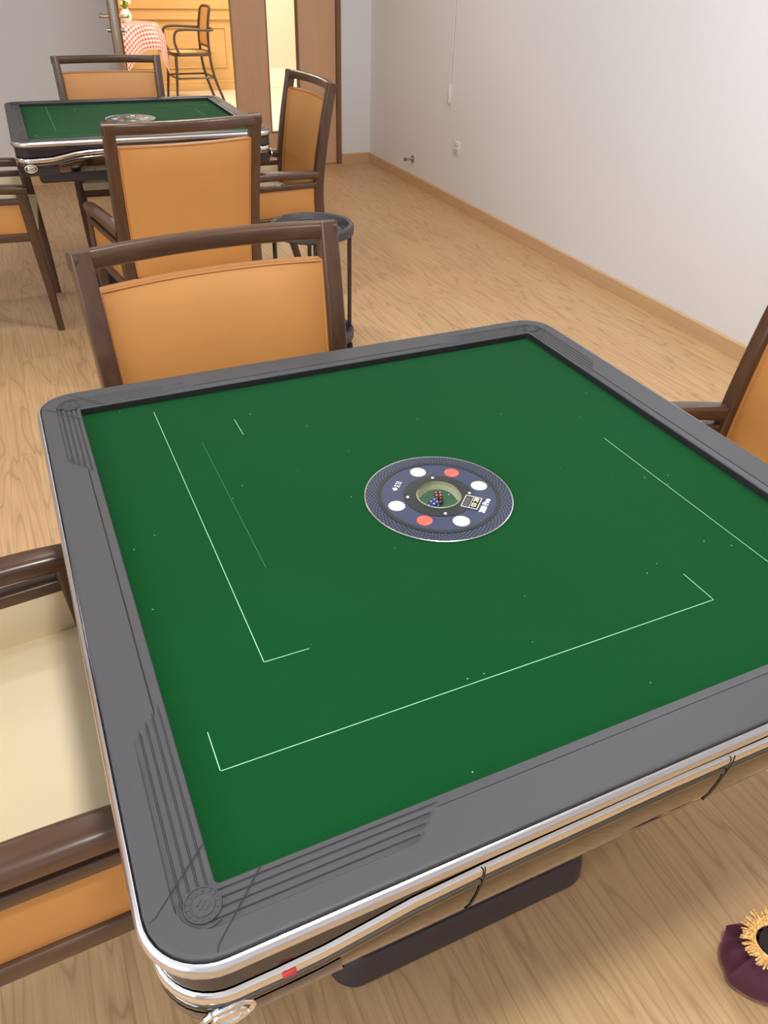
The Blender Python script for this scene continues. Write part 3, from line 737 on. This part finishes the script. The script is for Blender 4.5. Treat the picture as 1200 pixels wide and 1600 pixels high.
# ---------------------------------------------------------------- armchairs
def build_chair(loc, rotz, label, group=None, scale=1):
    T = thing('armchair', label, 'chair', loc, rotz, group, scale)
    W_, L_, X_ = M['walnut'], M['walnut_long'], M['walnut_wide']
    for s in (-1, 1):     # rear legs running up into the back posts
        path = spline([(s * .230, -.285, 0), (s * .236, -.228, .22), (s * .237, -.202, .42), (s * .236, -.202, .56), (s * .239, -.228, .74), (s * .243, -.270, .944)], 5)
        n_ = len(path); secs = []
        for i in range(n_):
            z = path[i].z; secs.append((.030 + .008 * min(1, z / .4) - .002 * max(0, (z - .5) / .45), .030 + .014 * min(1, z / .4) - .006 * max(0, (z - .5) / .45)))
        obj('rear_leg', sweep(bmesh.new(), path, secs, (1, 0, 0), .005), W_, T)
        path = spline([(s * .244, .215, 0), (s * .252, .205, .24), (s * .255, .192, .44), (s * .255, .182, .588)], 5)
        secs = [(.026 + .010 * min(1, p.z / .4), .028 + .014 * min(1, p.z / .4)) for p in path]
        obj('front_leg', sweep(bmesh.new(), path, secs, (1, 0, 0), .007), W_, T)
        path = spline([(s * .240, -.196, .590), (s * .247, -.08, .597), (s * .254, .08, .599), (s * .257, .175, .595), (s * .257, .204, .592)], 5)
        secs = [(.040 + .008 * math.sin(PI * min(1, i / len(path) * 1.1)), .034) for i in range(len(path))]
        obj('arm', sweep(bmesh.new(), path, secs, (1, 0, 0), .013, 4), L_, T)
        obj('arm_brace', sweep(bmesh.new(), [(s * .242, -.186, .551), (s * .249, 0, .551), (s * .256, .178, .551)], (.030, .022), (1, 0, 0), .005), L_, T)
        obj('side_rail', sweep(bmesh.new(), [(s * .241, -.19, .410), (s * .248, 0, .410), (s * .254, .175, .410)], (.030, .032), (1, 0, 0), .005), L_, T)
        # upholstered side: tan leather outside, cream lining inside
        def pad(x0, x1, bulge, mat, nm):
            bm = bmesh.new(); NY, NZ = 10, 5
            def grid(xf, flip):
                g = [[bm.verts.new((xf(i / NY, j / NZ) - s * .013 * (1 - i / NY), -.180 + .362 * i / NY, .427 + .113 * j / NZ)) for j in range(NZ + 1)] for i in range(NY + 1)]
                for i in range(NY):
                    for j in range(NZ): bm.faces.new((g[i][j], g[i + 1][j], g[i + 1][j + 1], g[i][j + 1]))
                return g
            f = lambda a, b_: (1 - (2 * a - 1) ** 6) * (1 - (2 * b_ - 1) ** 4)
            A = grid(lambda a, b_: s * (x1 + bulge * f(a, b_)), 0); B = grid(lambda a, b_: s * x0, 1)
            ba = [A[i][0] for i in range(NY + 1)] + [A[NY][j] for j in range(1, NZ + 1)] + [A[i][NZ] for i in range(NY - 1, -1, -1)] + [A[0][j] for j in range(NZ - 1, 0, -1)]
            bb = [B[i][0] for i in range(NY + 1)] + [B[NY][j] for j in range(1, NZ + 1)] + [B[i][NZ] for i in range(NY - 1, -1, -1)] + [B[0][j] for j in range(NZ - 1, 0, -1)]
            for k in range(len(ba)): j = (k + 1) % len(ba); bm.faces.new((ba[k], ba[j], bb[j], bb[k]))
            return obj(nm, bm, mat, T)
        pad(.2505, .2600, .005, M['tan'], 'side_panel')['label'] = 'tan leather side panel'
        pad(.2500, .2430, -.006, M['cream'], 'side_lining')['label'] = 'cream leather lining'
    # bowed top rail and back panel
    BOW = .034
    yb = lambda x: -BOW * (1 - (x / .243) ** 2)
    path = [(x, -.240 + yb(x) * 1.0, .928) for x in [-.2600 + .0520 * i for i in range(11)]]
    path = [(x, -.268 + max(yb(x), -BOW), .9285) for x, _, _ in path]
    obj('top_rail', sweep(bmesh.new(), path, (.034, .034), (0, 1, 0), .009, 4), X_, T)
    bm = bmesh.new(); path = [(x, -.204 + yb(x) * .8, .422) for x in [-.236 + .0472 * i for i in range(11)]]
    obj('lower_back_rail', sweep(bm, path, (.026, .040), (0, 1, 0), .006), X_, T)
    # back upholstery
    bm = bmesh.new(); NX, NZ = 20, 16; z0, z1 = .446, .876
    def yc(x, z):
        f = min(max((z - .52) / .424, 0), 1); return -.202 - .066 * f ** 1.25 + yb(x) * (.8 + .2 * f)
    def grid(sgn):
        g = []
        for i in range(NX + 1):
            a = i / NX; row = []
            for j in range(NZ + 1):
                b_ = j / NZ; hw = .2140 + .0095 * b_
                x = -hw + 2 * hw * a; z = z0 + (z1 - z0) * b_
                th = .010 + .017 * (1 - abs(2 * a - 1) ** 5) * (1 - abs(2 * b_ - 1) ** 7)
                row.append(bm.verts.new((x, yc(x, z) + sgn * th, z)))
            g.append(row)
        for i in range(NX):
            for j in range(NZ): bm.faces.new((g[i][j], g[i + 1][j], g[i + 1][j + 1], g[i][j + 1]))
        return [g[i][0] for i in range(NX + 1)] + [g[NX][j] for j in range(1, NZ + 1)] + [g[i][NZ] for i in range(NX - 1, -1, -1)] + [g[0][j] for j in range(NZ - 1, 0, -1)]
    A, B = grid(1), grid(-1)
    rimA = [v.co.copy() for v in A]; rimB = [v.co.copy() for v in B]
    for k in range(len(A)): j = (k + 1) % len(A); bm.faces.new((A[k], A[j], B[j], B[k]))
    bp = obj('backrest', bm, M['tan'], T)
    bm = bmesh.new()
    for rm, sg in ((rimA, 1), (rimB, -1)):
        pts = [Vector((v.x * .993, v.y + sg * .0012, z0 + (v.z - z0) * .99 + .002)) for v in rm]
        tube(bm, pts, .0032, 6, closed=True)
    obj('piping', bm, M['piping'], bp)
    # seat
    bm = bmesh.new(); NX, NY = 18, 16
    def hz(a, b_): return .462 + .022 * (1 - abs(2 * a - 1) ** 6) * (1 - abs(2 * b_ - 1) ** 6) + .012 * (1 - (2 * a - 1) ** 2) * (1 - (2 * b_ - 1) ** 2)
    top = [[bm.verts.new(((-.229 + .458 * i / NX) * (1 + .04 * j / NY), -.190 + .405 * j / NY, hz(i / NX, j / NY))) for j in range(NY + 1)] for i in range(NX + 1)]
    for i in range(NX):
        for j in range(NY): bm.faces.new((top[i][j], top[i + 1][j], top[i + 1][j + 1], top[i][j + 1]))
    edge = [top[i][0] for i in range(NX + 1)] + [top[NX][j] for j in range(1, NY + 1)] + [top[i][NY] for i in range(NX - 1, -1, -1)] + [top[0][j] for j in range(NY - 1, 0, -1)]
    low = [bm.verts.new((v.co.x, v.co.y, .430)) for v in edge]
    for k in range(len(edge)): j = (k + 1) % len(edge); bm.faces.new((edge[k], edge[j], low[j], low[k]))
    bm.faces.new(low)
    obj('seat', bm, M['cream'], T)
    obj('front_rail', sweep(bmesh.new(), [(-.24, .193, .418), (0, .198, .418), (.24, .193, .418)], (.024, .046), (0, 1, 0), .005), X_, T)
    return T
HF = -PI / 2
ch = build_chair((-.672, .030, 0), math.radians(-86.5), 'brown wood armchair with cream seat on the left side of the foreground table')
# a chair faces +y before turning
dup(ch, (-.104, .450, 0), math.radians(184.5), 'armchair behind the foreground table, its wide tan leather back facing the camera')
dup(ch, (.630, .080, 0), math.radians(77.5), 'armchair cut by the right edge of the photo, at the right of the foreground table')
dup(ch, (.082, 2.250, 0), math.radians(5.5), 'armchair seen from behind, tucked under the near side of the far table')
dup(ch, (.125, 3.583, 0), math.radians(176.7), 'armchair on the far side of the second table, in front of the open doorway')
dup(ch, (.603, 2.892, 0), math.radians(91.7), 'armchair at the right side of the second table, turned sideways to the camera')
dup(ch, (-.575, 3.03, 0), math.radians(-94.0), 'armchair left of the second table, cut by the left edge of the photo')

# ---------------------------------------------------------------- round drink stand
st = thing('drink_stand', 'round black tray stand with slim posts beside the near chairs', 'stand', (.590, 2.145, 0), 0)
def traylip(z, R_, nm):
    obj(nm, lathe(bmesh.new(), [(0, z), (R_ - .030, z), (R_ - .026, z + .010), (R_ - .020, z + .020), (R_ - .006, z + .022), (R_, z + .016), (R_, z - .010), (R_ - .006, z - .016), (0, z - .014)], 56), M['charcoal'], st)
traylip(.512, .165, 'top_tray'); traylip(.085, .165, 'lower_tray')
obj('tray_ring', lathe(bmesh.new(), [(.119, .516), (.122, .520), (.125, .516), (.125, .5125), (.119, .5125)], 48, closed=True), M['charcoal'], st)
for a in (-15, 75, 165, 255):
    x_, y_ = .148 * math.cos(math.radians(a)), .148 * math.sin(math.radians(a))
    obj('post', tube(bmesh.new(), [(x_, y_, .015), (x_, y_, .498)], .0085, 12), M['metal_dark'], st)
    obj('foot_cap', lathe(bmesh.new(), [(0, 0), (.013, 0), (.014, .004), (.012, .030), (0, .030)], 16, x_, y_), M['black_matte'], st)

# ---------------------------------------------------------------- things on the right wall
def wpt(y, z, off=0): return Vector((wr(y) - off, y, z))
cd = thing('pull_cord', 'thin white cord hanging down the right wall with a small white cord guide', 'cord', wpt(4.18, .60, 0))
bx = wr(4.18)
cd.location = (bx, 4.18, .62)
obj('cord', tube(bmesh.new(), [(-.010, .012, CEIL - .63), (-.010, .008, 1.2), (-.010, 0, .60), (-.010, 0, .05)], .0035, 6), M['plastic_white'], cd)
obj('cord_guide', box(-.022, -.001, -.014, .014, -.01, .10, .004, 2), M['plastic_white'], cd)
ot = thing('wall_socket', 'white double wall socket low on the right wall', 'socket', (wr(4.046), 4.046, .364))
obj('plate', box(-.009, -.0005, -.043, .043, -.043, .043, .003, 2), M['plastic_white'], ot)
bm = bmesh.new()
for yy, zz in ((-.012, .016), (.012, .016), (-.010, -.012), (.010, -.012), (0, -.024)): add_box(bm, -.0098, -.0088, yy - .002, yy + .002, zz - .005, zz + .005)
obj('socket_slots', bm, M['seam'], ot, smooth=False)
ds = thing('door_stop', 'small metal door stop fixed low on the right wall', 'door stop', (wr(4.70), 4.70, .175))
obj('base_disc', tube(bmesh.new(), [(-.0005, 0, 0), (-.008, 0, 0)], .026, 20), M['steel'], ds)
obj('stem', tube(bmesh.new(), [(-.008, 0, 0), (-.060, 0, 0)], .008, 12), M['steel'], ds)
obj('rubber_tip', tube(bmesh.new(), [(-.060, 0, 0), (-.072, 0, 0)], .012, 14), M['trim_dark'], ds)

# ---------------------------------------------------------------- velvet pouch on the floor at the right
pz = thing('drawstring_pouch', 'maroon velvet drawstring pouch with gold fringe on the floor at lower right', 'pouch', (.410, -.502, 0), math.radians(-25), scale=.78)
bm = bmesh.new(); NA = 48; loops = []
for k, (z, r_) in enumerate([(.0, .030), (.004, .062), (.020, .080), (.045, .082), (.070, .070), (.092, .052), (.108, .040), (.118, .036)]):
    L = []
    for j in range(NA):
        a = 2 * PI * j / NA; rip = 1 + (.10 * math.sin(9 * a + .5) + .05 * math.sin(14 * a + 2)) * (z / .118) ** 1.0 + .03 * math.sin(5 * a + k)
        L.append(bm.verts.new((r_ * rip * math.cos(a) * 1.12 - .0, r_ * rip * math.sin(a), z)))
    loops.append(L)
for a, b_ in zip(loops, loops[1:]):
    for j in range(NA): bm.faces.new((a[j], a[(j + 1) % NA], b_[(j + 1) % NA], b_[j]))
bm.faces.new(loops[0][::-1])
obj('bag', bm, M['velvet'], pz)
obj('dark_mouth', lathe(bmesh.new(), [(0, .108), (.034, .114)], 32), M['mouth_shade'], pz)  # dark disc closing the mouth, shade of the hole put into its colour
bm = bmesh.new()      # fringe collar standing outwards around the mouth
for j in range(96):
    a = 2 * PI * j / 96 + random.uniform(-.02, .02); L0 = .026 + random.uniform(-.004, .006); up = random.uniform(-.004, .016)
    c_, s_ = math.cos(a), math.sin(a); rt = .039
    tube(bm, [(rt * c_ * 1.1, rt * s_, .114), ((rt + L0 * .55) * c_ * 1.1, (rt + L0 * .55) * s_, .120 + up * .6), ((rt + L0) * c_ * 1.1, (rt + L0) * s_, .116 + up)], [.0030, .0028, .0020], 5)
obj('gold_fringe', bm, M['gold'], pz)
bm = bmesh.new(); tube(bm, [(.0405 * 1.1 * math.cos(2 * PI * k / 40), .0405 * math.sin(2 * PI * k / 40), .117 + .002 * math.sin(4 * PI * k / 40)) for k in range(40)], .0036, 8, closed=True)
obj('gold_cord', bm, M['gold'], pz)

# ---------------------------------------------------------------- cafe furniture beyond the doorway
cc = thing('bentwood_armchair', 'dark bentwood armchair with cane seat and back in the yellow room', 'chair', (1.70, 9.10, 0), math.radians(92))
# local: front +y
for s in (-1, 1):
    obj('front_leg', tube(bmesh.new(), spline([(s * .215, .235, 0), (s * .200, .205, .25), (s * .195, .19, .455)], 6), [.013 + .004 * i / 12 for i in range(13)], 10), M['bentwood'], cc)
    obj('rear_leg', tube(bmesh.new(), spline([(s * .200, -.300, 0), (s * .185, -.215, .25), (s * .180, -.185, .47), (s * .180, -.190, .70), (s * .172, -.225, .87)], 6), .0145, 10), M['bentwood'], cc)
    obj('arm', tube(bmesh.new(), spline([(s * .215, .155, .465), (s * .245, .185, .52), (s * .255, .205, .60), (s * .26, .18, .675), (s * .26, .10, .695), (s * .25, -.10, .69), (s * .225, -.20, .685), (s * .12, -.262, .685), (0, -.275, .685)], 7), .013, 10), M['bentwood'], cc)
bm = bmesh.new(); tube(bm, [(x, y, .462) for x, y in rrect(.43, .42, .11, 6)], .018, 10, closed=True); obj('seat_frame', bm, M['bentwood'], cc)
bm = bmesh.new(); ps = rrect(.41, .40, .10, 6); a = [bm.verts.new((x, y, .470)) for x, y in ps]; b2 = [bm.verts.new((x, y, .460)) for x, y in ps]
bm.faces.new(a); bm.faces.new(b2[::-1])
for k in range(len(a)): j = (k + 1) % len(a); bm.faces.new((a[k], a[j], b2[j], b2[k]))
obj('cane_seat', bm, M['cane'], cc, smooth=False)
bm = bmesh.new(); tube(bm, spline([(-.172, -.225, .86), (-.14, -.238, .888), (0, -.245, .895), (.14, -.238, .888), (.172, -.225, .86)], 6), .014, 10); tube(bm, [(-.18, -.187, .53), (.18, -.187, .53)], .012, 10); obj('back_rail', bm, M['bentwood'], cc)
bm = bmesh.new(); g = []
for i in range(9):
    zz = .54 + .34 * i / 8; yy = -.188 - .045 * max(0, (zz - .6) / .28) ** 1.3; g.append([[bm.verts.new((x, yy + o_, zz)) for x in (-.168, 0, .168)] for o_ in (-.003, .003)])
for k in (0, 1):
    for i in range(8):
        for j in range(2): bm.faces.new((g[i][k][j], g[i][k][j + 1], g[i + 1][k][j + 1], g[i + 1][k][j]))
obj('cane_back', bm, M['cane'], cc)
bm = bmesh.new()
for z, ins in ((.235, 0), (.200, 0)):
    pass
tube(bm, [(x, y - .01, .235) for x, y in rrect(.40, .42, .05, 4)], .010, 8, closed=True)
obj('stretcher', bm, M['bentwood'], cc)

tb = thing('round_table', 'small round table under a red checked cloth in the yellow room', 'table', (.95, 8.95, 0))
obj('tabletop', lathe(bmesh.new(), [(0, .725), (.40, .725), (.405, .735), (.40, .748), (0, .748)], 48), M['bentwood'], tb)
obj('column', lathe(bmesh.new(), [(0, .02), (.21, .02), (.20, .04), (.05, .07), (.035, .2), (.035, .68), (.10, .725), (0, .725)], 24), M['bentwood'], tb)
for k in range(3):
    a = 2 * PI * k / 3 + .4; obj('foot', tube(bmesh.new(), [(.03 * math.cos(a), .03 * math.sin(a), .06), (.20 * math.cos(a), .20 * math.sin(a), .035), (.30 * math.cos(a), .30 * math.sin(a), .018)], [.022, .018, .016], 8), M['bentwood'], tb)
bm = bmesh.new(); uvl = bm.loops.layers.uv.new('UVMap'); NG = 64; HW = .62; g = []; rotc = math.radians(38)
for i in range(NG + 1):
    row = []
    for j in range(NG + 1):
        u, v = -HW + 2 * HW * i / NG, -HW + 2 * HW * j / NG; r_ = math.hypot(u, v); a = math.atan2(v, u)
        if r_ < .408: x, y, z = u, v, .7505
        else:
            h = r_ - .408; fold = .030 * (1 + math.sin(8 * a + .6)) * min(1, h / .12)
            rr = .414 + fold + .05 * min(h, .3); x, y, z = rr * math.cos(a), rr * math.sin(a), .7505 - h * .99
        row.append((bm.verts.new((x * math.cos(rotc) - y * math.sin(rotc), x * math.sin(rotc) + y * math.cos(rotc), z)), i / NG, j / NG))
    g.append(row)
for i in range(NG):
    for j in range(NG):
        q = (g[i][j], g[i + 1][j], g[i + 1][j + 1], g[i][j + 1]); f_ = bm.faces.new([p[0] for p in q])
        for lp, p in zip(f_.loops, q): lp[uvl].uv = (p[1], p[2])
cl = obj('tablecloth', bm, M['gingham'], None, loc=(.95, 8.95, 0)); tag(cl, 'red and white checked cloth draped over the round table', 'tablecloth')
md = cl.modifiers.new('thick', 'SOLIDIFY'); md.thickness = .002; md.offset = 1
vs = thing('flower_vase', 'white round vase with pale flowers and leaves on the checked cloth', 'vase', (1.05, 8.90, .7530))
obj('vase', lathe(bmesh.new(), [(0, 0), (.035, 0), (.055, .03), (.060, .06), (.050, .095), (.034, .115), (.036, .125), (.030, .125), (.028, .112), (0, .10)], 32), M['ceramic'], vs)
bm = bmesh.new()
for k in range(16):
    a = random.uniform(0, 2 * PI); L0 = random.uniform(.05, .11); h = random.uniform(.02, .10); w0 = .014; c_, s_ = math.cos(a), math.sin(a)
    p = [Vector((0, 0, .11)), Vector((c_ * L0 * .5, s_ * L0 * .5, .13 + h)), Vector((c_ * L0, s_ * L0, .12 + h * .8))]
    sd = Vector((-s_, c_, 0)) * w0
    v = [bm.verts.new(p[0]), bm.verts.new(p[1] + sd), bm.verts.new(p[2]), bm.verts.new(p[1] - sd)]; bm.faces.new(v)
obj('leaves', bm, M['leaf'], vs)
for k in range(5):
    a = k * 1.3; bm = bmesh.new(); bmesh.ops.create_icosphere(bm, subdivisions=2, radius=.020)
    for v in bm.verts: v.co = v.co * (1 + .18 * math.sin(9 * math.atan2(v.co.y, v.co.x))) + Vector((.05 * math.cos(a), .05 * math.sin(a), .18 + .02 * (k % 3)))
    obj('blossom', bm, M['petal'], vs)
